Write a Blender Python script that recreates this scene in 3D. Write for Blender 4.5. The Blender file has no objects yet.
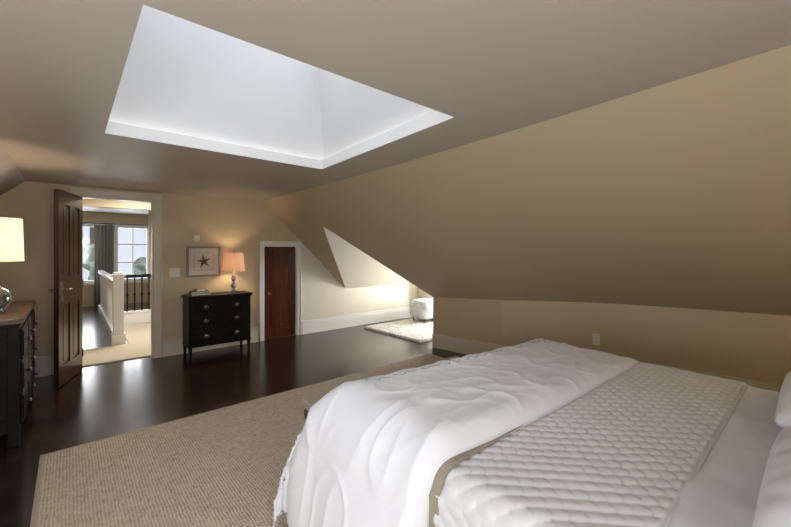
import bpy, bmesh, math, random
from mathutils import Vector, Matrix, noise
random.seed(4)
scene = bpy.context.scene
try:
    scene.view_settings.view_transform = 'Standard'
except Exception: pass

# ---------------------------------------------------------------- materials
def mat(name, col, rough=0.6, metal=0.0, col2=None, nscale=4.0, bump=0.0, bscale=60.0, emis=None, estr=0.0,
        coat=0.0, sheen=0.0, transl=0.0, stretch=None, spec=None):
    m = bpy.data.materials.new(name); m.use_nodes = True
    nt = m.node_tree; b = nt.nodes['Principled BSDF']
    b.inputs['Base Color'].default_value = (*col, 1)
    b.inputs['Roughness'].default_value = rough
    b.inputs['Metallic'].default_value = metal
    if spec is not None: b.inputs['Specular IOR Level'].default_value = spec
    if coat: b.inputs['Coat Weight'].default_value = coat
    if sheen: b.inputs['Sheen Weight'].default_value = sheen
    tc = nt.nodes.new('ShaderNodeTexCoord'); mp = nt.nodes.new('ShaderNodeMapping')
    nt.links.new(tc.outputs['Object'], mp.inputs['Vector'])
    if stretch: mp.inputs['Scale'].default_value = stretch
    if col2:
        n = nt.nodes.new('ShaderNodeTexNoise'); n.inputs['Scale'].default_value = nscale
        n.inputs['Detail'].default_value = 5
        r = nt.nodes.new('ShaderNodeValToRGB')
        r.color_ramp.elements[0].position = 0.35; r.color_ramp.elements[1].position = 0.65
        r.color_ramp.elements[0].color = (*col, 1); r.color_ramp.elements[1].color = (*col2, 1)
        nt.links.new(mp.outputs[0], n.inputs['Vector']); nt.links.new(n.outputs['Fac'], r.inputs['Fac'])
        nt.links.new(r.outputs['Color'], b.inputs['Base Color'])
    if bump:
        n = nt.nodes.new('ShaderNodeTexNoise'); n.inputs['Scale'].default_value = bscale
        n.inputs['Detail'].default_value = 3
        bp = nt.nodes.new('ShaderNodeBump'); bp.inputs['Strength'].default_value = bump
        bp.inputs['Distance'].default_value = 0.01
        nt.links.new(mp.outputs[0], n.inputs['Vector']); nt.links.new(n.outputs['Fac'], bp.inputs['Height'])
        nt.links.new(bp.outputs['Normal'], b.inputs['Normal'])
    if emis:
        b.inputs['Emission Color'].default_value = (*emis, 1); b.inputs['Emission Strength'].default_value = estr
    if transl:
        t = nt.nodes.new('ShaderNodeBsdfTranslucent'); t.inputs['Color'].default_value = (*col, 1)
        mx = nt.nodes.new('ShaderNodeMixShader'); mx.inputs['Fac'].default_value = transl
        out = nt.nodes['Material Output']
        nt.links.new(b.outputs[0], mx.inputs[1]); nt.links.new(t.outputs[0], mx.inputs[2])
        nt.links.new(mx.outputs[0], out.inputs['Surface'])
    return m

M = {}
M['wall'] = mat('wall_paint', (0.565, 0.455, 0.295), 0.5, bump=0.03, bscale=150)
M['wall_lit'] = mat('wall_paint_window_lit', (0.68, 0.63, 0.52), 0.5, bump=0.03, bscale=150)  # wall paint made paler; brightness of the dormer window put into the colour
M['ceil'] = mat('ceiling_paint', (0.495, 0.44, 0.365), 0.5, bump=0.03, bscale=150)
M['shaft'] = mat('skylight_shaft_paint', (0.70, 0.70, 0.70), 0.6)
M['white'] = mat('white_paint', (0.80, 0.80, 0.79), 0.5)
M['trim'] = mat('trim_paint', (0.66, 0.60, 0.48), 0.35)
M['trimw'] = mat('trim_white', (0.76, 0.75, 0.71), 0.35)
M['darkwood'] = mat('espresso_door_wood', (0.030, 0.011, 0.006), 0.28, col2=(0.055, 0.02, 0.010), nscale=6, stretch=(6, 6, 0.7), coat=0.2)
M['redwood'] = mat('mahogany_wood', (0.045, 0.009, 0.005), 0.3, col2=(0.11, 0.022, 0.009), nscale=5, stretch=(6, 6, 0.7), coat=0.3)
M['black'] = mat('black_lacquer', (0.006, 0.0055, 0.005), 0.38, col2=(0.010, 0.009, 0.008), nscale=20, spec=0.15)
M['walnut'] = mat('walnut_top', (0.07, 0.038, 0.02), 0.35, col2=(0.13, 0.075, 0.04), nscale=8, stretch=(8, 1, 1))
M['brass'] = mat('aged_brass', (0.45, 0.33, 0.16), 0.3, 1.0)
M['pewter'] = mat('pewter', (0.28, 0.26, 0.24), 0.35, 1.0)
M['linen'] = mat('white_linen', (0.72, 0.725, 0.75), 0.9, bump=0.08, bscale=350, spec=0.2)
M['stitch'] = mat('grey_embroidery', (0.36, 0.35, 0.35), 0.8)
M['quilt'] = mat('quilted_cotton', (0.61, 0.605, 0.60), 0.9, bump=0.15, bscale=300, spec=0.2)
M['taupe'] = mat('taupe_blanket', (0.27, 0.235, 0.18), 0.9, bump=0.2, bscale=250)
M['bench'] = mat('bench_fabric', (0.36, 0.30, 0.22), 0.9, bump=0.3, bscale=300)
M['shade'] = mat('lamp_shade_white', (0.85, 0.82, 0.74), 0.8, emis=(1.0, 0.88, 0.70), estr=0.5, transl=0.4)
M['shade2'] = mat('lamp_shade_tan', (0.62, 0.46, 0.34), 0.8, emis=(1.0, 0.64, 0.40), estr=0.18, transl=0.35)
M['cove'] = mat('cove_led_strip', (0.8, 0.8, 0.8), 0.5, emis=(1.0, 0.91, 0.80), estr=1.3)
M['glassy'] = mat('mercury_glass', (0.55, 0.53, 0.48), 0.15, 0.7, col2=(0.10, 0.09, 0.08), nscale=22, bump=0.4, bscale=30)
M['shag'] = mat('shag_wool', (0.76, 0.74, 0.70), 0.95, col2=(0.54, 0.52, 0.48), nscale=18, bump=1.0, bscale=60)
M['carpet'] = mat('hall_carpet', (0.62, 0.54, 0.42), 0.95, bump=0.5, bscale=200)
M['curtain'] = mat('curtain_fabric', (0.42, 0.41, 0.38), 0.9, transl=0.3)
M['iron'] = mat('black_iron', (0.012, 0.012, 0.012), 0.4, 0.6)
M['paper'] = mat('art_paper', (0.70, 0.64, 0.53), 0.8)
M['frame'] = mat('frame_pewter_wood', (0.30, 0.25, 0.19), 0.4, 0.3)
M['star'] = mat('starfish_brown', (0.17, 0.10, 0.065), 0.8, bump=0.6, bscale=90)
M['book1'] = mat('book_cover_dark', (0.10, 0.06, 0.045), 0.6)
M['book2'] = mat('book_cover_tan', (0.38, 0.26, 0.16), 0.6)
M['plate'] = mat('white_plastic', (0.75, 0.73, 0.68), 0.4)
M['pouf'] = mat('ottoman_fabric', (0.66, 0.66, 0.66), 0.9, col2=(0.50, 0.50, 0.50), nscale=12, bump=0.6, bscale=40)
M['green'] = mat('tree_foliage', (0.10, 0.14, 0.06), 0.9, col2=(0.45, 0.55, 0.55), nscale=5)

def glass():
    m = bpy.data.materials.new('window_glass'); m.use_nodes = True
    nt = m.node_tree; nt.nodes.remove(nt.nodes['Principled BSDF'])
    t = nt.nodes.new('ShaderNodeBsdfTransparent'); g = nt.nodes.new('ShaderNodeBsdfGlossy')
    g.inputs['Roughness'].default_value = 0.05
    mx = nt.nodes.new('ShaderNodeMixShader'); mx.inputs[0].default_value = 0.06
    nt.links.new(t.outputs[0], mx.inputs[1]); nt.links.new(g.outputs[0], mx.inputs[2])
    nt.links.new(mx.outputs[0], nt.nodes['Material Output'].inputs['Surface'])
    return m
M['glass'] = glass()

def floor_mat():
    m = bpy.data.materials.new('dark_plank_floor'); m.use_nodes = True
    nt = m.node_tree; b = nt.nodes['Principled BSDF']
    tc = nt.nodes.new('ShaderNodeTexCoord'); mp = nt.nodes.new('ShaderNodeMapping')
    nt.links.new(tc.outputs['Object'], mp.inputs['Vector'])
    br = nt.nodes.new('ShaderNodeTexBrick'); br.inputs['Scale'].default_value = 1.0
    br.inputs['Brick Width'].default_value = 1.6; br.inputs['Row Height'].default_value = 0.13
    br.inputs['Mortar Size'].default_value = 0.003; br.inputs['Bias'].default_value = 0.0
    br.inputs['Color1'].default_value = (0.015, 0.0075, 0.005, 1)
    br.inputs['Color2'].default_value = (0.046, 0.023, 0.014, 1)
    br.inputs['Mortar'].default_value = (0.004, 0.002, 0.0015, 1)
    nt.links.new(mp.outputs[0], br.inputs['Vector'])
    nt.links.new(br.outputs['Color'], b.inputs['Base Color'])
    n = nt.nodes.new('ShaderNodeTexNoise'); n.inputs['Scale'].default_value = 1.2
    mr = nt.nodes.new('ShaderNodeMapRange'); mr.inputs['To Min'].default_value = 0.16; mr.inputs['To Max'].default_value = 0.24
    nt.links.new(tc.outputs['Object'], n.inputs['Vector']); nt.links.new(n.outputs['Fac'], mr.inputs['Value'])
    nt.links.new(mr.outputs[0], b.inputs['Roughness'])
    return m
M['floor'] = floor_mat()

def sisal():
    m = bpy.data.materials.new('sisal_weave'); m.use_nodes = True
    nt = m.node_tree; b = nt.nodes['Principled BSDF']; b.inputs['Roughness'].default_value = 0.95
    tc = nt.nodes.new('ShaderNodeTexCoord')
    w1 = nt.nodes.new('ShaderNodeTexWave'); w1.bands_direction = 'X'; w1.inputs['Scale'].default_value = 20; w1.inputs['Distortion'].default_value = 3.0
    w2 = nt.nodes.new('ShaderNodeTexWave'); w2.bands_direction = 'Y'; w2.inputs['Scale'].default_value = 20; w2.inputs['Distortion'].default_value = 3.0
    for w in (w1, w2): nt.links.new(tc.outputs['Object'], w.inputs['Vector']); w.inputs['Detail'].default_value = 2
    mu = nt.nodes.new('ShaderNodeMath'); mu.operation = 'MULTIPLY'
    nt.links.new(w1.outputs['Fac'], mu.inputs[0]); nt.links.new(w2.outputs['Fac'], mu.inputs[1])
    n = nt.nodes.new('ShaderNodeTexNoise'); n.inputs['Scale'].default_value = 40; n.inputs['Detail'].default_value = 4
    nt.links.new(tc.outputs['Object'], n.inputs['Vector'])
    ad = nt.nodes.new('ShaderNodeMath'); ad.operation = 'ADD'
    nt.links.new(mu.outputs[0], ad.inputs[0]); nt.links.new(n.outputs['Fac'], ad.inputs[1])
    r = nt.nodes.new('ShaderNodeValToRGB')
    r.color_ramp.elements[0].position = 0.3; r.color_ramp.elements[1].position = 1.0
    r.color_ramp.elements[0].color = (0.27, 0.21, 0.15, 1); r.color_ramp.elements[1].color = (0.62, 0.52, 0.40, 1)
    nt.links.new(ad.outputs[0], r.inputs['Fac']); nt.links.new(r.outputs['Color'], b.inputs['Base Color'])
    bp = nt.nodes.new('ShaderNodeBump'); bp.inputs['Strength'].default_value = 0.6; bp.inputs['Distance'].default_value = 0.006
    nt.links.new(ad.outputs[0], bp.inputs['Height']); nt.links.new(bp.outputs['Normal'], b.inputs['Normal'])
    return m
M['sisal'] = sisal()

# ---------------------------------------------------------------- builder
class B:
    def __init__(s, name, T=None):
        s.name = name; s.bm = bmesh.new(); s.mats = []; s.T = T
    def mi(s, k):
        if k not in s.mats: s.mats.append(k)
        return s.mats.index(k)
    def face(s, pts, k, smooth=False):
        vs = [s.bm.verts.new(p) for p in pts]
        f = s.bm.faces.new(vs); f.material_index = s.mi(k); f.smooth = smooth; return f
    def box(s, x0, x1, y0, y1, z0, z1, k):
        r = bmesh.ops.create_cube(s.bm, size=1)
        for v in r['verts']:
            v.co = Vector(((x0+x1)/2 + v.co.x*(x1-x0), (y0+y1)/2 + v.co.y*(y1-y0), (z0+z1)/2 + v.co.z*(z1-z0)))
        i = s.mi(k)
        for f in {f for v in r['verts'] for f in v.link_faces}: f.material_index = i
        return r['verts']
    def prism(s, pts, d, k):
        s.hexa(pts, [Vector(p)+Vector(d) for p in pts], k)
    def hexa(s, lo, hi, k):
        n = len(lo); i = s.mi(k)
        a = [s.bm.verts.new(p) for p in lo]; b = [s.bm.verts.new(p) for p in hi]
        fs = [s.bm.faces.new(a), s.bm.faces.new(b[::-1])]
        for j in range(n): fs.append(s.bm.faces.new([a[j], b[j], b[(j+1) % n], a[(j+1) % n]]))
        for f in fs: f.material_index = i
    def lathe(s, prof, c, k, seg=28, axis='Z', smooth=True, cap=True):
        rings = []
        for (r, z) in prof:
            ring = []
            for j in range(seg):
                a = 2*math.pi*j/seg
                p = (r*math.cos(a), r*math.sin(a), z)
                if axis == 'X': p = (p[2], p[0], p[1])
                if axis == 'Y': p = (p[0], p[2], p[1])
                ring.append(s.bm.verts.new((c[0]+p[0], c[1]+p[1], c[2]+p[2])))
            rings.append(ring)
        i = s.mi(k)
        for a, b in zip(rings, rings[1:]):
            for j in range(seg):
                f = s.bm.faces.new([a[j], a[(j+1) % seg], b[(j+1) % seg], b[j]]); f.material_index = i; f.smooth = smooth
        if cap:
            for r in (rings[0], rings[-1]):
                f = s.bm.faces.new(r); f.material_index = i
    def rod(s, p0, p1, r, k, seg=10):
        p0 = Vector(p0); p1 = Vector(p1); q = (p1-p0).to_track_quat('Z', 'Y'); L = (p1-p0).length; i = s.mi(k)
        ra, rb = [], []
        for j in range(seg):
            a = 2*math.pi*j/seg; o = Vector((r*math.cos(a), r*math.sin(a), 0))
            ra.append(s.bm.verts.new(p0 + q @ o)); rb.append(s.bm.verts.new(p0 + q @ (o+Vector((0, 0, L)))))
        for j in range(seg):
            f = s.bm.faces.new([ra[j], ra[(j+1) % seg], rb[(j+1) % seg], rb[j]]); f.material_index = i; f.smooth = True
        for r_ in (ra, rb):
            f = s.bm.faces.new(r_); f.material_index = i
    def grid(s, fn, nu, nv, k, smooth=True, closeu=False):
        i = s.mi(k)
        g = [[s.bm.verts.new(fn(a/(nu-1 if not closeu else nu), b/(nv-1))) for b in range(nv)] for a in range(nu)]
        for a in range(nu if closeu else nu-1):
            for b in range(nv-1):
                f = s.bm.faces.new([g[a][b], g[(a+1) % nu][b], g[(a+1) % nu][b+1], g[a][b+1]])
                f.material_index = i; f.smooth = smooth
    def done(s, parent=None, bevel=0, solid=0, subd=0, norm=True):
        if norm: bmesh.ops.recalc_face_normals(s.bm, faces=s.bm.faces)
        org = None
        if s.T is None and parent is None and not s.name.startswith(('floor', 'area_rug')):
            xs = [v.co.x for v in s.bm.verts]; ys = [v.co.y for v in s.bm.verts]; zs = [v.co.z for v in s.bm.verts]
            org = Vector(((min(xs)+max(xs))/2, (min(ys)+max(ys))/2, min(zs)))
            for v in s.bm.verts: v.co -= org
        me = bpy.data.meshes.new(s.name); s.bm.to_mesh(me); s.bm.free()
        for k in s.mats: me.materials.append(M[k])
        o = bpy.data.objects.new(s.name, me); scene.collection.objects.link(o)
        if s.T is not None: o.matrix_world = s.T
        if org is not None: o.location = org
        if solid:
            md = o.modifiers.new('solid', 'SOLIDIFY'); md.thickness = solid; md.offset = -1
        if bevel:
            md = o.modifiers.new('bev', 'BEVEL'); md.width = bevel; md.segments = 2; md.limit_method = 'ANGLE'; md.angle_limit = math.radians(50)
        if subd:
            md = o.modifiers.new('sub', 'SUBSURF'); md.levels = subd; md.render_levels = subd
        if parent: o.parent = parent
        return o

def empty(name, loc=(0, 0, 0)):
    e = bpy.data.objects.new(name, None); e.empty_display_size = 0.1
    scene.collection.objects.link(e); return e

CZ = 2.15; FY = 5.72
# ---------------------------------------------------------------- floor
b = B('floor'); b.box(-1.0, 6.3, -1.1, FY+0.06, -0.1, 0, 'floor'); b.done()
# ---------------------------------------------------------------- far wall with two door openings
b = B('wall_far')
y0, y1 = FY, FY+0.12
b.box(-1.1, 0.10, y0, y1, 0, 2.22, 'wall'); b.box(0.10, 0.82, y0, y1, 2.03, 2.22, 'wall')
b.box(0.82, 2.27, y0, y1, 0, 2.22, 'wall'); b.box(2.27, 2.82, y0, y1, 1.47, 2.22, 'wall')
b.box(2.82, 5.7, y0, y1, 0, 1.9, 'wall_lit'); b.done()
LW = (-.85, 1.75)
b = B('wall_left')
b.box(-1.1, -1.0, -1.0, LW[0], 0, 1.62, 'wall'); b.box(-1.1, -1.0, LW[1], FY, 0, 1.62, 'wall')
b.box(-1.1, -1.0, LW[0], LW[1], 0, .45, 'wall'); b.box(-1.1, -1.0, LW[0], LW[1], 1.50, 1.62, 'wall'); b.done()
b = B('wall_back')
b.box(-1.1, -.5, -1.1, -1.0, 0, 2.22, 'wall'); b.box(-.5, .8, -1.1, -1.0, 0, .7, 'wall'); b.box(-.5, .8, -1.1, -1.0, 2.0, 2.22, 'wall'); b.box(.8, 6.3, -1.1, -1.0, 0, 2.22, 'wall'); b.done()
K = [(3.96, 3.73, .72), (4.03, 3.2, .745), (4.12, 2.70, .765), (4.33, 2.2, .785), (4.53, 1.69, .80), (4.69, 1.0, .81), (4.79, 0.21, .82), (4.84, -0.35, .82), (4.88, -1.0, .82)]
Cr = [(2.20, 3.73), (2.19, 3.2), (2.18, 2.7), (2.16, 2.2), (2.13, 1.7), (2.08, 1.0), (2.0, 0.21), (1.95, -0.35), (1.93, -1.0)]
b = B('wall_right')
for (p, q) in zip(K, K[1:]):
    b.hexa([(p[0], p[1], 0), (q[0], q[1], 0), (q[0]+.12, q[1], 0), (p[0]+.12, p[1]-.02, 0)],
           [(p[0], p[1], p[2]), (q[0], q[1], q[2]), (q[0]+.12, q[1], q[2]), (p[0]+.12, p[1]-.02, p[2])], 'wall')
b.done()
b = B('baseboard_right')
for (p, q) in zip(K, K[1:]):
    d = Vector((q[0]-p[0], q[1]-p[1], 0)).normalized(); n = Vector((d.y, -d.x, 0))
    if n.x > 0: n = -n
    for (h0, h1, t) in ((0, .165, .018), (.165, .20, .010)):
        b.prism([(p[0], p[1], h0), (q[0], q[1], h0), (q[0]+n.x*t, q[1]+n.y*t, h0), (p[0]+n.x*t, p[1]+n.y*t, h0)], (0, 0, h1-h0), 'trim')
b.done()
# ---------------------------------------------------------------- ceiling
SA = (.17, 1.37); SB = (.17, 3.04); SD = (1.77, 3.08); SC = (1.64, 1.38)
b = B('ceiling')
c3 = lambda p: (p[0], p[1], CZ)
O1 = (-.36, -1.0); O2 = (-.36, FY); O3 = (2.25, FY)
b.face([c3(O1), c3(O2), c3(SB), c3(SA)], 'ceil')
b.face([c3(O2), c3(O3), c3(Cr[0]), c3(SD), c3(SB)], 'ceil')
b.face([c3(p) for p in Cr[:6]]+[c3(SC), c3(SD)], 'ceil')
b.face([c3(p) for p in Cr[5:]]+[c3(O1), c3(SA), c3(SC)], 'ceil')
b.face([(-.36, -1, CZ), (-.36, FY, CZ), (-1.02, FY, 1.54), (-1.02, -1, 1.54)], 'ceil')
b.done(norm=False)
AP = (2.68, 4.64, 1.736)
b = B('ceiling_slope')
def slope(u, v):
    t = u*(len(K)-1); i = min(int(t), len(K)-2); f = t-i
    k = [K[i][c]*(1-f)+K[i+1][c]*f for c in range(3)]; c_ = [Cr[i][c]*(1-f)+Cr[i+1][c]*f for c in range(2)]
    return (c_[0]*(1-v)+k[0]*v, c_[1]*(1-v)+k[1]*v, CZ*(1-v)+k[2]*v)
b.grid(slope, (len(K)-1)*4+1, 9, 'wall')
K0 = K[0]; G = (3.78, FY, .70)
b.face([c3(O3), G, AP], 'wall'); b.face([c3(O3), AP, c3(Cr[0])], 'wall'); b.face([c3(Cr[0]), AP, K0], 'wall')
XE = 5.6
b.face([AP, G, (XE, FY, .70), (XE, 4.68, AP[2])], 'wall_lit')
b.face([AP, K0, (XE, K0[1], K0[2]), (XE, 4.68, AP[2])], 'wall_lit')
b.done(norm=False)
b = B('wall_dormer_side'); b.prism([(3.97, 3.729, 0), (XE, 3.729, 0), (XE, 3.62, 0), (4.08, 3.62, 0)], (0, 0, .72), 'wall_lit'); b.done()
wy0, wy1, wz0, wz1 = 4.12, 5.22, .30, 1.15
b = B('wall_dormer_end')
b.prism([(XE, 3.62, 0), (XE, wy0, 0), (XE, wy0, 1.9), (XE, 3.62, 1.9)], (.12, 0, 0), 'wall_lit')
b.prism([(XE, wy1, 0), (XE, FY, 0), (XE, FY, 1.9), (XE, wy1, 1.9)], (.12, 0, 0), 'wall_lit')
b.box(XE, XE+.12, wy0, wy1, 0, wz0, 'wall_lit'); b.box(XE, XE+.12, wy0, wy1, wz1, 1.9, 'wall_lit'); b.done()

def window(name, plane, c, a0, a1, z0, z1, cols=2, rows=2, casing=.07, inward=-1):
    b = B(name)
    def bx(p0, p1, q0, q1, d0, d1, k):
        lo, hi = sorted((c+d0, c+d1))
        if plane == 'X': b.box(lo, hi, p0, p1, q0, q1, k)
        else: b.box(p0, p1, lo, hi, q0, q1, k)
    t = .045
    o = -inward
    for (p0, p1, q0, q1) in ((a0, a0+t, z0, z1), (a1-t, a1, z0, z1), (a0+t, a1-t, z0, z0+t), (a0+t, a1-t, z1-t, z1)):
        bx(p0, p1, q0, q1, .02*o, .08*o, 'white')
    for i in range(1, cols):
        p = a0+(a1-a0)*i/cols; bx(p-.012, p+.012, z0+t, z1-t, .035*o, .065*o, 'white')
    for i in range(1, rows):
        q = z0+(z1-z0)*i/rows; bx(a0+t, a1-t, q-.012, q+.012, .036*o, .064*o, 'white')
    bx(a0+t, a1-t, z0+t, z1-t, .048*o, .052*o, 'glass')
    if casing:
        g = casing
        for (p0, p1, q0, q1) in ((a0-g, a0, z0-g, z1+g), (a1, a1+g, z0-g, z1+g), (a0, a1, z0-g, z0), (a0, a1, z1, z1+g)):
            bx(p0, p1, q0, q1, 0, -.02*o, 'white')
    return b.done()
window('window_1', 'X', XE, wy0, wy1, wz0, wz1, casing=.05)
window('fill_window_left', 'X', -1.0, LW[0], LW[1], .45, 1.50, cols=4, rows=2, casing=.04, inward=1)  # added window, out of view, to carry the left fill light
window('fill_window_rear', 'Y', -1.0, -.5, .8, .7, 2.0, cols=2, rows=2, casing=.06, inward=1)  # invented window behind the camera for the rear fill light

# ---------------------------------------------------------------- skylight shaft
b = B('wall_skylight_shaft')
R0 = [SA, SB, SD, SC]
cx = sum(p[0] for p in R0)/4; cy = sum(p[1] for p in R0)/4
def off(p, o): return (p[0]+(o if p[0] > cx else -o), p[1]+(o if p[1] > cy else -o))
lipz = CZ+.085
R1 = [off(p, .06) for p in R0]
R2 = [off(p, -.14) for p in R0]
TZ = 3.35
for i in range(4):
    j = (i+1) % 4
    z = lambda p, h: (p[0], p[1], h)
    b.face([z(R0[i], CZ), z(R0[j], CZ), z(R0[j], lipz), z(R0[i], lipz)], 'white')
    b.face([z(R0[i], lipz), z(R0[j], lipz), z(R1[j], lipz), z(R1[i], lipz)], 'white')
    b.face([z(R1[i], lipz), z(R1[j], lipz), z(R2[j], TZ), z(R2[i], TZ)], 'shaft')
b.done(norm=False)
b = B('cove_light_strip')
for i in range(4):
    j = (i+1) % 4
    p, q = off(R0[i], .022), off(R0[j], .022); p2, q2 = off(R0[i], .040), off(R0[j], .040)
    b.hexa([(p[0], p[1], lipz+.001), (q[0], q[1], lipz+.001), (q2[0], q2[1], lipz+.001), (p2[0], p2[1], lipz+.001)],
           [(p[0], p[1], lipz+.007), (q[0], q[1], lipz+.007), (q2[0], q2[1], lipz+.007), (p2[0], p2[1], lipz+.007)], 'cove')
b.done()
b = B('window_skylight')
x0 = R2[0][0]; x1 = R2[2][0]; ya = R2[0][1]; yb = R2[1][1]
b.box(x0-.06, x0, ya-.06, yb+.10, TZ, TZ+.07, 'white'); b.box(x1, x1+.06, ya-.06, yb+.10, TZ, TZ+.07, 'white')
b.box(x0, x1, ya-.06, ya, TZ, TZ+.07, 'white'); b.box(x0, x1, yb, yb+.1, TZ, TZ+.07, 'white')
b.box((x0+x1)/2-.02, (x0+x1)/2+.02, ya, yb, TZ, TZ+.06, 'white'); b.box(x0, x1, ya, yb, TZ+.03, TZ+.035, 'glass'); b.done()

# ---------------------------------------------------------------- trim
def base_far(name, segs, yy=FY, k='trimw', h=.22):
    b = B(name)
    for (a, c) in segs:
        b.box(a, c, yy-.02, yy, 0, h-.04, k); b.box(a, c, yy-.012, yy, h-.04, h, k); b.box(a, c, yy-.032, yy-.02, 0, .02, k)
    return b.done(bevel=.003)
base_far('baseboard_far', [(-1.0, 0.0), (.92, 2.18)], k='trim')
base_far('baseboard_alcove', [(2.91, XE)])
b = B('baseboard_left'); b.box(-1.0, -.98, -1.0, FY-.03, 0, .2, 'trim'); b.done()
def casing(name, x0, x1, zt, w, k):
    b = B(name)
    b.box(x0-w, x0, FY-.022, FY, 0, zt+w, k); b.box(x1, x1+w, FY-.022, FY, 0, zt+w, k); b.box(x0, x1, FY-.022, FY, zt, zt+w, k)
    b.box(x0-w, x0-w+.015, FY-.034, FY-.022, 0, zt+w, k); b.box(x1+w-.015, x1+w, FY-.034, FY-.022, 0, zt+w, k)
    b.box(x0-w+.015, x1+w-.015, FY-.034, FY-.022, zt+w-.015, zt+w, k)
    b.box(x0, x0+.012, FY, FY+.12, 0, zt, k); b.box(x1-.012, x1, FY, FY+.12, 0, zt, k); b.box(x0+.012, x1-.012, FY, FY+.12, zt-.012, zt, k)
    return b.done(bevel=.002)
casing('trim_1', .10, .82, 2.03, .095, 'trim')
casing('trim_2', 2.27, 2.82, 1.47, .07, 'trimw')

# ---------------------------------------------------------------- doors
def panel_door(name, L, H, k, T, panels, th=.04, handle=True, hk='brass'):
    b = B(name, T)
    xs = sorted({0, L} | {p[0] for p in panels} | {p[1] for p in panels})
    zs = sorted({0, H} | {p[2] for p in panels} | {p[3] for p in panels})
    for i in range(len(xs)-1):
        for j in range(len(zs)-1):
            cx_, cz_ = (xs[i]+xs[i+1])/2, (zs[j]+zs[j+1])/2
            inp = any(p[0] < cx_ < p[1] and p[2] < cz_ < p[3] for p in panels)
            if not inp: b.box(xs[i], xs[i+1], -th/2, th/2, zs[j], zs[j+1], k)
    for (a, c, d, e) in panels:
        b.box(a, c, -th*.2, th*.2, d, e, k)
        m = .035
        for s_ in (-1, 1):
            lo, hi = sorted((s_*th*.2, s_*th*.36)); b.box(a+m, c-m, lo, hi, d+m, e-m, k)
    if handle:
        for s_ in (-1, 1):
            y = s_*th/2
            lo, hi = sorted((y, y+s_*.008)); b.box(L-.085, L-.045, lo, hi, .86, 1.06, hk)
            b.rod((L-.065, y, .98), (L-.065, y+s_*.05, .98), .009, hk)
            b.rod((L-.065, y+s_*.05, .98), (L-.17, y+s_*.05, .98), .009, hk)
    for hz in (.2, H/2, H-.2): b.rod((-.004, th/2, hz-.045), (-.004, th/2, hz+.045), .008, hk)
    return b.done()
hx, hy, ex, ey = .095, 5.675, -.10, 5.07
L = math.hypot(ex-hx, ey-hy); ang = math.atan2(ey-hy, ex-hx)
T = Matrix.Translation((hx, hy, .012)) @ Matrix.Rotation(ang, 4, 'Z')
s_ = .095; mid = L/2
panel_door('door_1', L, 2.0, 'darkwood', T,
           [(s_, mid-.04, .2, .82), (mid+.04, L-s_, .2, .82), (s_, mid-.04, 1.1, 1.86), (mid+.04, L-s_, 1.1, 1.86)], hk='pewter')
T = Matrix.Translation((2.284, FY+.05, .006))
panel_door('door_2', .522, 1.448, 'redwood', T, [(.09, .432, .14, .62), (.09, .432, .74, 1.33)], handle=False)
b = B('door_knob'); b.lathe([(.012, 0), (.012, -.03), (.026, -.04), (.028, -.055), (.015, -.068)], (2.35, FY+.03, .72), 'brass', 16, 'Y'); b.done()

# ---------------------------------------------------------------- hallway beyond door
HZ = 2.35
b = B('floor_hall'); b.box(-1.6, 3.2, FY+.06, 12.1, -.1, 0, 'floor'); b.done()
b = B('carpet_hall'); b.box(-1.4, 2.6, FY+.13, 6.80, 0, .012, 'carpet'); b.box(.67, 2.6, 6.8, 8.5, 0, .012, 'carpet'); b.done()
b = B('ceiling_hall'); b.box(-1.6, 3.2, FY+.12, 12.1, HZ, HZ+.08, 'white'); b.done()
b = B('wall_hall_left'); b.box(-1.7, -1.6, FY+.12, 12.1, 0, HZ, 'wall'); b.done()
b = B('wall_hall_right'); b.box(3.2, 3.3, FY+.12, 12.1, 0, HZ, 'wall'); b.done()
b = B('wall_hall_far')
b.box(-1.6, -.15, 12, 12.1, 0, HZ, 'wall'); b.box(1.62, 3.2, 12, 12.1, 0, HZ, 'wall')
b.box(-.15, 1.62, 12, 12.1, 0, .6, 'wall'); b.box(-.15, 1.62, 12, 12.1, 2.02, HZ, 'wall'); b.box(.6, .9, 12, 12.1, .6, 2.02, 'wall'); b.done()
b = B('wall_hall_stub'); b.box(1.34, 3.2, 9.9, 10.0, 0, HZ, 'wall'); b.done()
b = B('trim_hall_beam'); b.box(-1.6, 3.2, 8.0, 8.25, 2.13, HZ, 'wall'); b.box(-1.6, 3.2, 7.97, 8.0, 2.27, HZ, 'white'); b.done()
window('window_2', 'Y', 12, -.15, .6, .6, 2.02, cols=2, rows=3)
window('window_3', 'Y', 12, .9, 1.62, .6, 2.02, cols=2, rows=3)
b = B('curtain')
b.grid(lambda u, v: (.46+.40*u, 11.86+.03*math.sin(u*math.pi*2*6), .02+2.0*v), 80, 4, 'curtain')
b.done(solid=.006)
b = B('curtain_rod'); b.rod((-.3, 11.86, 2.06), (1.7, 11.86, 2.06), .012, 'iron'); b.lathe([(.02, -.02), (.03, 0), (.02, .02)], (1.72, 11.86, 2.06), 'iron', 12, 'X'); b.done()
b = B('stair_balustrade')
q = -.09
b.box(.575+q, .70+q, 6.85, 6.975, 0, 1.0, 'white'); b.box(.555+q, .72+q, 6.83, 6.995, 0, .16, 'white')
b.box(.555+q, .72+q, 6.83, 6.995, 1.0, 1.04, 'white'); b.box(.58+q, .695+q, 6.855, 6.97, 1.04, 1.07, 'white')
b.box(.60+q, .62+q, 6.84, 6.85, .28, .9, 'white'); b.box(.655+q, .675+q, 6.84, 6.85, .28, .9, 'white')
b.box(.585+q, .69+q, 6.975, 11.0, 0, .14, 'white'); b.box(.585+q, .69+q, 6.975, 11.0, .87, .93, 'white')
for i in range(32):
    yy = 7.09+i*.12
    b.box(.622+q, .654+q, yy-.016, yy+.016, .14, .87, 'white')
b.done(bevel=.003)
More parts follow.
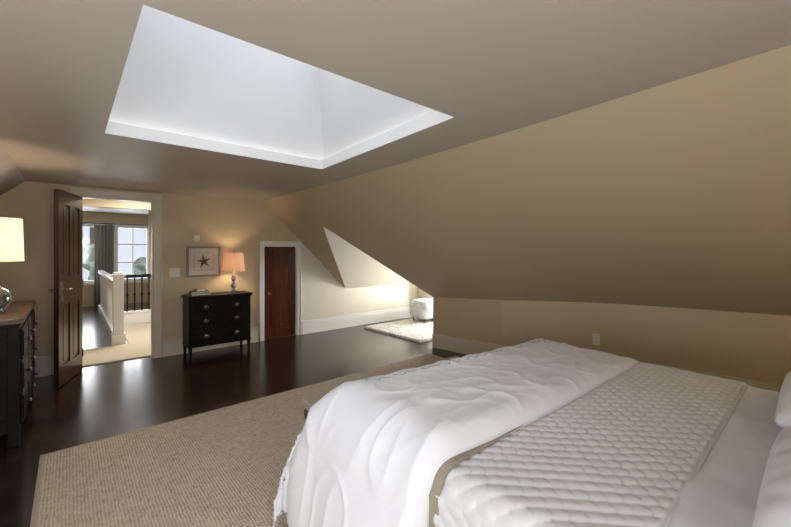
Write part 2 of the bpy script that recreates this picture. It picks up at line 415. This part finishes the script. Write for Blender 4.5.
b = B('stair_railing')
b.box(.625, 1.9, 8.55, 8.62, .88, .94, 'iron')
b.box(.625, 1.9, 8.53, 8.64, 0.012, .22, 'white'); b.box(.625, 1.9, 8.52, 8.65, .22, .25, 'white')
for i in range(11):
    x = .70+i*.115
    k = 'iron'
    b.rod((x, 8.585, .25), (x, 8.585, .88), .013, k, 8)
    b.lathe([(.013, -.03), (.026, 0), (.013, .03)], (x, 8.585, .56), k, 8)
b.done()
b = B('wall_sconce')
b.box(1.42, 1.50, 9.885, 9.9, 1.3, 1.5, 'brass'); b.rod((1.46, 9.885, 1.36), (1.46, 9.82, 1.36), .008, 'brass')
b.lathe([(.045, 1.38), (.06, 1.4), (.045, 1.54)], (1.46, 9.80, 0), 'shade', 16); b.done()
b = B('tree_exterior')
for i in range(14):
    x = random.uniform(-1.5, 3); z = random.uniform(0.2, 3); r = random.uniform(.2, .45)
    ico = bmesh.ops.create_icosphere(b.bm, subdivisions=3, radius=r, matrix=Matrix.Translation((x, 15+random.uniform(0, 1), z)))
    for v in ico['verts']:
        v.co += Vector(noise.noise_vector(v.co*5))*.12
    b.mi('green')
b.rod((.6, 15.4, -2), (.6, 15.4, 2.2), .12, 'walnut'); b.done()

# ---------------------------------------------------------------- far dresser
def chest(name, x0, x1, y0, y1, H, rows, k='black', top='black', leg=.14):
    b = B(name)
    b.box(x0, x1, y0, y1, leg, H-.03, k)
    b.box(x0-.02, x1+.02, y0-.02, y1, H-.03, H, top); b.box(x0-.01, x1+.01, y0-.01, y1, H-.045, H-.03, k)
    b.box(x0-.008, x1+.008, y0-.008, y1, leg, leg+.025, k)
    for (xx, yy) in ((x0, y0), (x1-.04, y0), (x0, y1-.04), (x1-.04, y1-.04)):
        v = b.box(xx, xx+.04, yy, yy+.04, 0, leg, k)
        for q in v:
            if q.co.z < .01: q.co.x = xx+.02+(q.co.x-xx-.02)*.65; q.co.y = yy+.02+(q.co.y-yy-.02)*.65
    w = x1-x0; z = leg+.04; tot = H-.06-z
    for fr in rows:
        h = tot*fr
        b.box(x0+.035, x1-.035, y0-.012, y0, z+.006, z+h-.006, k)
        b.box(x0+.05, x1-.05, y0-.017, y0-.012, z+.02, z+h-.02, k)
        for f in (.25, .75):
            xx = x0+w*f; zz = z+h/2
            b.lathe([(.018, 0), (.018, -.006), (.008, -.012)], (xx, y0-.017, zz), 'pewter', 12, 'Y')
            for a in range(8):
                t0 = math.pi*(1+a/8); t1 = math.pi*(1+(a+1)/8)
                b.rod((xx+.028*math.cos(t0), y0-.03, zz+.028*math.sin(t0)), (xx+.028*math.cos(t1), y0-.03, zz+.028*math.sin(t1)), .0035, 'pewter', 6)
            b.rod((xx-.028, y0-.017, zz), (xx-.028, y0-.032, zz), .004, 'pewter', 6)
            b.rod((xx+.028, y0-.017, zz), (xx+.028, y0-.032, zz), .004, 'pewter', 6)
        z += h
    return b
chest('chest_of_drawers', 1.15, 1.93, 5.34, FY-.035, .80, [.36, .36, .28]).done(bevel=.003)

def lamp(name, c, prof, kb, s0, s1, r0, r1, ks, power, col):
    c = (c[0], c[1], c[2]+.001)
    b = B(name)
    b.lathe(prof, c, kb, 24)
    b.rod((c[0], c[1], c[2]+prof[-1][1]), (c[0], c[1], s1+.02), .005, 'brass', 8)
    b.lathe([(.012, 0), (.008, .02)], (c[0], c[1], s1+.015), 'brass', 10)
    for i in range(3):
        a = i*2.094; b.rod((c[0], c[1], s1-.01), (c[0]+r1*math.cos(a), c[1]+r1*math.sin(a), s1-.01), .003, 'brass', 6)
    b.lathe([(r0, s0), (r1, s1)], (c[0], c[1], 0), ks, 40, cap=False)
    b.lathe([(r0-.003, s0), (r1-.003, s1)], (c[0], c[1], 0), ks, 40, cap=False)
    o = b.done(norm=False)
    l = bpy.data.lights.new(name+'_bulb', 'POINT'); l.energy = power; l.color = col; l.shadow_soft_size = .04
    lo = bpy.data.objects.new(name+'_bulb', l); scene.collection.objects.link(lo)
    lo.parent = o; lo.location = Vector((c[0], c[1], (s0+s1)/2))-o.location
    return o
warm = (1.0, .79, .55)
lamp('table_lamp', (1.75, 5.50, .80),
     [(.055, 0), (.06, .012), (.03, .03), (.014, .045), (.03, .075), (.042, .10), (.022, .13), (.012, .15), (.032, .18), (.036, .2), (.014, .235), (.011, .30)],
     'glassy', 1.10, 1.36, .15, .125, 'shade2', 7.5, warm)
b = B('book_stack')
z = .801
for (w, d, h, k, r) in ((.24, .17, .028, 'book2', .05), (.22, .15, .022, 'book1', -.08), (.12, .09, .03, 'book2', .3)):
    c = (1.31, 5.50); R = Matrix.Rotation(r, 3, 'Z')
    def bx(x0, x1, y0, y1, z0, z1, kk):
        for v in b.box(x0, x1, y0, y1, z0, z1, kk):
            p = R @ Vector((v.co.x, v.co.y, 0)); v.co = Vector((c[0]+p.x, c[1]+p.y, v.co.z))
    bx(-w/2, w/2, -d/2, d/2, z, z+.003, k); bx(-w/2, w/2, -d/2, d/2, z+h-.003, z+h, k)
    bx(-w/2, -w/2+.004, -d/2, d/2, z+.003, z+h-.003, k); bx(-w/2+.004, w/2-.005, -d/2+.004, d/2-.004, z+.003, z+h-.003, 'paper')
    z += h
b.done()
b = B('picture_frame')
px0, px1, pz0, pz1 = 1.20, 1.63, 1.03, 1.45; y = FY
b.box(px0, px1, y-.012, y, pz0, pz1, 'paper')
for (a, c, d, e) in ((px0, px1, pz0, pz0+.025), (px0, px1, pz1-.025, pz1), (px0, px0+.025, pz0+.025, pz1-.025), (px1-.025, px1, pz0+.025, pz1-.025)):
    b.box(a, c, y-.03, y-.002, d, e, 'frame')
for (a, c, d, e) in ((px0+.09, px1-.09, pz0+.09, pz0+.094), (px0+.09, px1-.09, pz1-.094, pz1-.09), (px0+.09, px0+.094, pz0+.094, pz1-.094), (px1-.094, px1-.09, pz0+.094, pz1-.094)):
    b.box(a, c, y-.014, y-.012, d, e, 'frame')
cxp, czp = (px0+px1)/2, (pz0+pz1)/2
top = b.bm.verts.new((cxp, y-.032, czp)); ring = []
for i in range(10):
    a = math.pi/2+i*math.pi/5+.15; r = .105 if i % 2 == 0 else .028
    ring.append(b.bm.verts.new((cxp+r*math.cos(a), y-.0145, czp+r*math.sin(a))))
for i in range(10):
    f = b.bm.faces.new([top, ring[i], ring[(i+1) % 10]]); f.material_index = b.mi('star')
b.done()
b = B('thermostat'); b.box(1.285, 1.36, FY-.025, FY, 1.53, 1.60, 'plate'); b.box(1.30, 1.345, FY-.03, FY-.025, 1.55, 1.58, 'plate'); b.done(bevel=.004)
b = B('light_switch'); b.box(1.0, 1.12, FY-.008, FY, 1.04, 1.16, 'plate')
for x in (1.03, 1.075): b.box(x, x+.02, FY-.014, FY-.008, 1.08, 1.12, 'plate')
b.done(bevel=.002)
p = Vector((4.53, 1.69, 0)); q = Vector((4.33, 2.2, 0)); c = p.lerp(q, .06); d = (p-q).normalized(); ang = math.atan2(d.y, d.x)
b = B('wall_outlet', Matrix.Translation((c.x, c.y, .385)) @ Matrix.Rotation(ang, 4, 'Z'))
b.box(-.038, .038, -.008, 0, -.06, .06, 'plate')
for zz in (-.028, .022):
    b.box(-.016, .016, -.011, -.008, zz-.014, zz+.014, 'plate'); b.box(-.007, -.004, -.012, -.011, zz-.006, zz+.006, 'iron'); b.box(.004, .007, -.012, -.011, zz-.006, zz+.006, 'iron')
b.done()

# ---------------------------------------------------------------- left dresser (front faces +X)
b = B('dresser')
X0, X1, Y0, Y1, H = -.82, -.27, 3.78, 5.05, .91
b.box(X0, X1, Y0, Y1, .10, H-.04, 'black'); b.box(X0-.01, X1+.02, Y0-.02, Y1+.02, H-.035, H, 'walnut'); b.box(X0, X1+.008, Y0-.008, Y1+.008, H-.05, H-.035, 'black')
for (xx, yy) in ((X0, Y0), (X1-.06, Y0), (X0, Y1-.06), (X1-.06, Y1-.06)): b.box(xx, xx+.06, yy, yy+.06, 0, .10, 'black')
for yy, s1 in ((Y0, -1), (Y1, 1)):
    lo, hi = sorted((yy, yy+s1*.012))
    b.box(X0, X0+.06, lo, hi, .12, H-.06, 'black'); b.box(X1-.06, X1, lo, hi, .12, H-.06, 'black')
    b.box(X0+.06, X1-.06, lo, hi, .12, .2, 'black'); b.box(X0+.06, X1-.06, lo, hi, H-.14, H-.06, 'black')
for i in range(3):
    for j in range(3):
        ya = Y0+.04+j*(Y1-Y0-.06)/3; yb = ya+(Y1-Y0-.06)/3-.02; za = .14+i*.235; zb = za+.22
        b.box(X1, X1+.014, ya, yb, za, zb, 'black'); b.box(X1+.014, X1+.02, ya+.02, yb-.02, za+.02, zb-.02, 'black')
        b.lathe([(.008, 0), (.008, .015), (.016, .022), (.012, .032)], (X1+.02, (ya+yb)/2, (za+zb)/2), 'pewter', 12, 'X')
b.done(bevel=.003)
lamp('table_lamp', (-.44, 4.26, .91),
     [(.06, 0), (.065, .012), (.05, .025), (.075, .05), (.10, .09), (.10, .13), (.075, .17), (.03, .20), (.018, .22), (.018, .27)],
     'glassy', 1.31, 1.65, .165, .155, 'shade', 10, warm)

# ---------------------------------------------------------------- rugs
b = B('area_rug'); b.box(-.13, 3.62, .2, 3.47, 0, .012, 'sisal')
b.box(-.15, -.13, .18, 3.49, 0, .012, 'bench'); b.box(3.62, 3.64, .18, 3.49, 0, .012, 'bench'); b.box(-.13, 3.62, 3.47, 3.49, 0, .012, 'bench'); b.box(-.13, 3.62, .18, .2, 0, .012, 'bench')
b.done()
b = B('shag_rug')
def shg(u, v):
    x = 3.98+1.3*u; y = 4.02+1.42*v
    e = min(u, 1-u, v, 1-v)
    x += .02*noise.noise(Vector((x*9, y*9, 0))); y += .02*noise.noise(Vector((x*9, y*9, 5)))
    z = .002 if e < .005 else .035+.012*noise.noise(Vector((x*30, y*30, 1)))
    return (x, y, z)
b.grid(shg, 110, 110, 'shag'); b.done()

b = B('ottoman')
cxo, cyo = 5.19, 5.09
def sup(u, v, z0, z1, w, dd, p=4):
    a = u*2*math.pi; t = -math.pi/2+v*math.pi
    ca, sa = math.cos(a), math.sin(a); f = lambda q, e: math.copysign(abs(q)**e, q)
    rr = abs(math.cos(t))**.35
    return (cxo+w*rr*f(ca, .45), cyo+dd*rr*f(sa, .45), (z0+z1)/2+(z1-z0)/2*f(math.sin(t), .6))
b.grid(lambda u, v: sup(u, v, .09, .45, .25, .25), 44, 22, 'pouf', closeu=True)
b.grid(lambda u, v: sup(u, v, .27, .29, .262, .262), 44, 8, 'linen', closeu=True)
for sx in (-1, 1):
    for sy in (-1, 1): b.lathe([(.015, .046), (.022, .12)], (cxo+sx*.16, cyo+sy*.16, 0), 'walnut', 10)
b.done()

# ---------------------------------------------------------------- bench at bed foot
b = B('bench')
b.box(1.12, 2.6, 1.90, 2.18, .33, .40, 'walnut')
for xx in (1.14, 2.53):
    for yy in (1.91, 2.11): b.box(xx, xx+.05, yy, yy+.05, .013, .33, 'walnut')
b.box(1.11, 2.61, 1.89, 2.19, .40, .455, 'bench')
b.done(bevel=.012)

# ---------------------------------------------------------------- bed
bed = empty('bed')
BX0, BX1, BY0, BY1, MT = .98, 2.92, -.82, 1.52, .62
b = B('frame'); b.box(BX0+.03, BX1-.03, BY0, BY1-.03, .12, .30, 'walnut')
for xx in (BX0+.06, BX1-.14):
    for yy in (BY0+.02, BY1-.14): b.box(xx, xx+.08, yy, yy+.08, .014, .12, 'walnut')
b.box(BX0-.03, BX1+.03, BY0-.07, BY0, .014, 1.15, 'walnut'); b.box(BX0+.02, BX1-.02, BY0, BY0+.03, .35, 1.1, 'bench')
b.done(parent=bed, bevel=.006)
b = B('mattress'); b.box(BX0, BX1, BY0+.03, BY1, .30, MT, 'linen'); b.done(parent=bed, bevel=.04)

def drape1(a, h0, h1, r):
    if a < h0+r:
        e = h0+r-a; q = r*math.pi/2
        if e < q: t = e/r; return (h0+r-r*math.sin(t), r-r*math.cos(t))
        return (h0, r+(e-q))
    if a > h1-r:
        e = a-(h1-r); q = r*math.pi/2
        if e < q: t = e/r; return (h1-r+r*math.sin(t), r-r*math.cos(t))
        return (h1, r+(e-q))
    return (a, 0)
def fbm(p, o=3):
    s = 0; a = 1
    for i in range(o):
        s += a*noise.noise(p); p = p*2.03; a *= .5
    return s
def ridge(p):
    return 1-abs(noise.noise(p))*2
def sstep(x): x = min(1, max(0, x)); return x*x*(3-2*x)
def cloth(name, k, x0, x1, top, r, aext0, aext1, y0, y1, nu, nv, hfn, foot=None, solid=0, skew=0):
    b = B(name)
    def pos(a, yv):
        x, dx = drape1(a, x0, x1, r)
        dy = 0; y = yv
        if foot is not None: y, dy = drape1(yv, -99, foot, r)
        drop = (dx**3+dy**3)**(1/3) if (dx > 0 or dy > 0) else 0
        return Vector((x, y, top-drop)), dx, dy
    def at(a, yv, u, v):
        p, dx, dy = pos(a, yv)
        e = .004
        pa = pos(a+e, yv)[0]-pos(a-e, yv)[0]; pb = pos(a, yv+e)[0]-pos(a, yv-e)[0]
        n = pa.cross(pb)
        if n.length < 1e-9: n = Vector((0, 0, 1))
        n.normalize()
        nc = Vector((-1 if a < (x0+x1)/2 else 1, 1, 0.1)).normalized()
        wgt = sstep(dx/.15)*sstep(dy/.15)
        n = (n*(1-wgt)+nc*wgt).normalized()
        h = hfn(a, yv, u, v, dx, dy)
        q = p+n*h
        q.z = max(q.z, .035)
        return q
    def fn(u, v):
        a = x0-aext0+u*(x1+aext1-x0+aext0)
        ys = y0+skew*(1-min(1, max(0, (a-x0+.3)/(x1-x0))))**2
        return at(a, ys+v*(y1-ys), u, v)
    b.grid(fn, nu, nv, k)
    cloth.fn = fn
    return b.done(parent=bed, solid=solid)
def h_sheet(a, y, u, v, dx, dy):
    h = .008+.010*fbm(Vector((a*3, y*3, 2)))+.006*max(0, ridge(Vector((a*2, y*7, 2))))**4
    if dx > .05: h += .012*math.sin(y*22+2*noise.noise(Vector((y*2, 0, 0))))*min(1, dx*3)+.01
    return max(h, .002)
cloth('sheet', 'linen', BX0-.01, BX1+.01, MT+.004, .05, .36, .36, BY0+.06, .45, 150, 80, h_sheet)
def puff(a, y):
    # overlapping fish-scale lobes: each lobe is a disc rising towards its free (foot-side) edge
    sx, sy = .066, .036
    best = 0
    r0 = math.floor(y/sy)
    for row in (r0-1, r0, r0+1):
        o = .5*(row % 2)
        gx = (round(a/sx-o)+o)*sx
        dx = (a-gx)/(sx*.5); dy = (y-row*sy)/(sy*1.15)
        d = dx*dx+dy*dy
        if d < 1:
            best = max(best, (1-d)**.5*(.72-.38*dy))
    return best
def h_quilt(a, y, u, v, dx, dy):
    h = .010+.017*puff(a, y)+.005*fbm(Vector((a*2.5, y*2.5, 7)))
    if v < .02: h = .012
    if dx > .05: h += .015*math.sin(y*16)*min(1, dx*3)+.012
    return h
cloth('quilt', 'quilt', BX0-.02, BX1+.02, MT+.008, .06, .38, .38, .29, 1.02, 560, 190, h_quilt, solid=.006)
def h_bl(a, y, u, v, dx, dy):
    h = .034+.004*fbm(Vector((a*4, y*4, 3)))
    if v < .05: h -= .006
    if dx > .05: h += .008*math.sin(y*18)*min(1, dx*3)+.01
    return h
cloth('blanket', 'taupe', BX0-.02, BX1+.01, MT+.010, .06, .46, .40, .845, 1.30, 160, 40, h_bl, solid=.004)
D0, D1 = .815, 1.60
def h_duv(a, y, u, v, dx, dy):
    ln = v*1.25
    edge = min(1, max(0, ln/.09)); puffh = math.sqrt(max(0, 1-(1-edge)**2))
    side = sstep((dx-.02)/.45); ft = sstep((dy-.02)/.45)
    near = 1 if a < (BX0+BX1)/2 else 0
    farf = min(1, max(0, (a-BX0)/(BX1-BX0)))
    h = .008+(.100-.078*farf)*puffh*(1-.15*side)*(1-.1*ft)
    h += .012*fbm(Vector((a*1.8, y*2.4, 9)), 2)*puffh
    w = ridge(Vector((a*1.5+y*1.6, y*3.6-a*1.2, 1.3)))
    h += .010*(max(0, w)**3)*puffh
    w2 = ridge(Vector((a*3.4-y*2, y*4.4+a, 6)))
    h += .008*(max(0, w2)**5)*puffh
    w3 = ridge(Vector((a*8+y*3, y*7, 16)))
    h += .0035*(max(0, w3)**4)*puffh+.002*noise.noise(Vector((a*14, y*12, 4)))*puffh
    if near:
        h += .095*side+.11*ft-.02*side*ft
        h += .012*side*(1-ft)*math.sin(y*12+1.5*noise.noise(Vector((y*2, dx*2, 0))))
    elif ft > 0: h += .06*ft
    if ft > 0: h += .012*ft*(1-side)*math.sin(a*9+1.5*noise.noise(Vector((a*2, dy*2, 0))))
    return h
cloth('duvet', 'linen', BX0-.02, BX1+.02, MT+.022, .12, .50, .42, D0, D1+.50, 320, 220, h_duv, foot=D1, solid=.01, skew=.08)
fn = cloth.fn
b = B('duvet_embroidery')
prev = None
for i in range(240):
    u = .22+.62*i/239; ph = i*.55
    p = fn(u, .50+.010*math.sin(ph)); p.z += .0015
    if prev is not None and (i//5) % 5 != 4: b.rod(prev, p, .0022, 'stitch', 5)
    prev = p
b.done(parent=bed)

def pillow(name, c, w, d, t, tilt, k='linen'):
    T = Matrix.Translation(c) @ Matrix.Rotation(tilt, 4, 'X')
    b = B(name, T)
    seed = c[0]*7
    for s1 in (1, -1):
        def fn(u, v):
            x = (u*2-1); y = (v*2-1)
            e = (max(0, 1-abs(x)**2.6)*max(0, 1-abs(y)**2.6))**.45
            pin = 1-.07*(x*x*y*y)
            xx = x*w/2*(1-.06*(1-abs(y)**2)*abs(x)) ; yy = y*d/2*(1-.05*(1-abs(x)**2)*abs(y))
            z = s1*t/2*e
            z += .012*fbm(Vector((xx*6+seed, yy*6, s1*3)))*min(1, e*2)
            return (xx*pin, yy*pin, z)
        b.grid(fn, 50, 40, k)
    bmesh.ops.remove_doubles(b.bm, verts=b.bm.verts, dist=.0006)
    return b.done(parent=None)
pillow('pillow', (1.50, -.18, .79), .92, .64, .24, math.radians(-10))
pillow('pillow', (2.46, -.16, .79), .92, .64, .24, math.radians(-10))

b = chest('nightstand', 3.15, 3.70, -.95, -.50, .62, [.5, .5])
for v in b.bm.verts: v.co.x = 6.85-v.co.x; v.co.y = -1.45-v.co.y
b.done(bevel=.003)
lamp('table_lamp', (3.42, -.72, .62),
     [(.07, 0), (.075, .015), (.04, .04), (.08, .10), (.09, .16), (.05, .24), (.018, .28), (.018, .36)],
     'glassy', .98, 1.26, .19, .15, 'shade', 30, warm)

# ---------------------------------------------------------------- lights
def area(name, loc, rot, sx, sy, p, col):
    l = bpy.data.lights.new(name, 'AREA'); l.shape = 'RECTANGLE'; l.size = sx; l.size_y = sy; l.energy = p; l.color = col
    o = bpy.data.objects.new(name, l); o.location = loc; o.rotation_euler = rot; scene.collection.objects.link(o); return o
area('skylight_daylight', (.95, 2.2, 3.6), (0, 0, 0), 1.5, 1.6, 23, (.90, .94, 1.0))
area('dormer_daylight', (5.95, 4.67, .9), (0, math.radians(90), 0), 1.1, 1.2, 150, (.97, .98, 1.0))
area('hall_window_daylight', (.7, 12.3, 1.4), (math.radians(-90), 0, 0), 1.6, 1.4, 70, (.95, .97, 1.0))
area('hall_fill', (1.0, 7.2, HZ-.02), (0, 0, 0), .6, .6, 60, (1.0, .95, .86))  # added lamp to brighten the hall; no fixture modelled
area('rear_fill', (.15, -1.15, 1.35), (math.radians(90), 0, 0), 1.3, 1.3, 42, (.98, .98, 1.0))  # fill light added behind the camera, outside the invented window
area('left_fill', (-1.15, .45, 1.0), (0, math.radians(-90), 0), 1.0, 2.5, 42, (.98, .98, 1.0))  # soft fill from the left, shining through the added window

w = bpy.data.worlds.new('World'); scene.world = w; w.use_nodes = True
bg = w.node_tree.nodes['Background']; bg.inputs['Color'].default_value = (.80, .88, 1.0, 1); bg.inputs['Strength'].default_value = 1.0

# ---------------------------------------------------------------- camera
cam = bpy.data.cameras.new('camera'); co = bpy.data.objects.new('camera', cam); scene.collection.objects.link(co)
co.location = (0, 0, 1.4); co.rotation_euler = (math.radians(90), 0, math.radians(-41))
cam.sensor_width = 36; cam.lens = 375/791*36; cam.shift_y = -13.5/791; cam.clip_start = .02
scene.camera = co
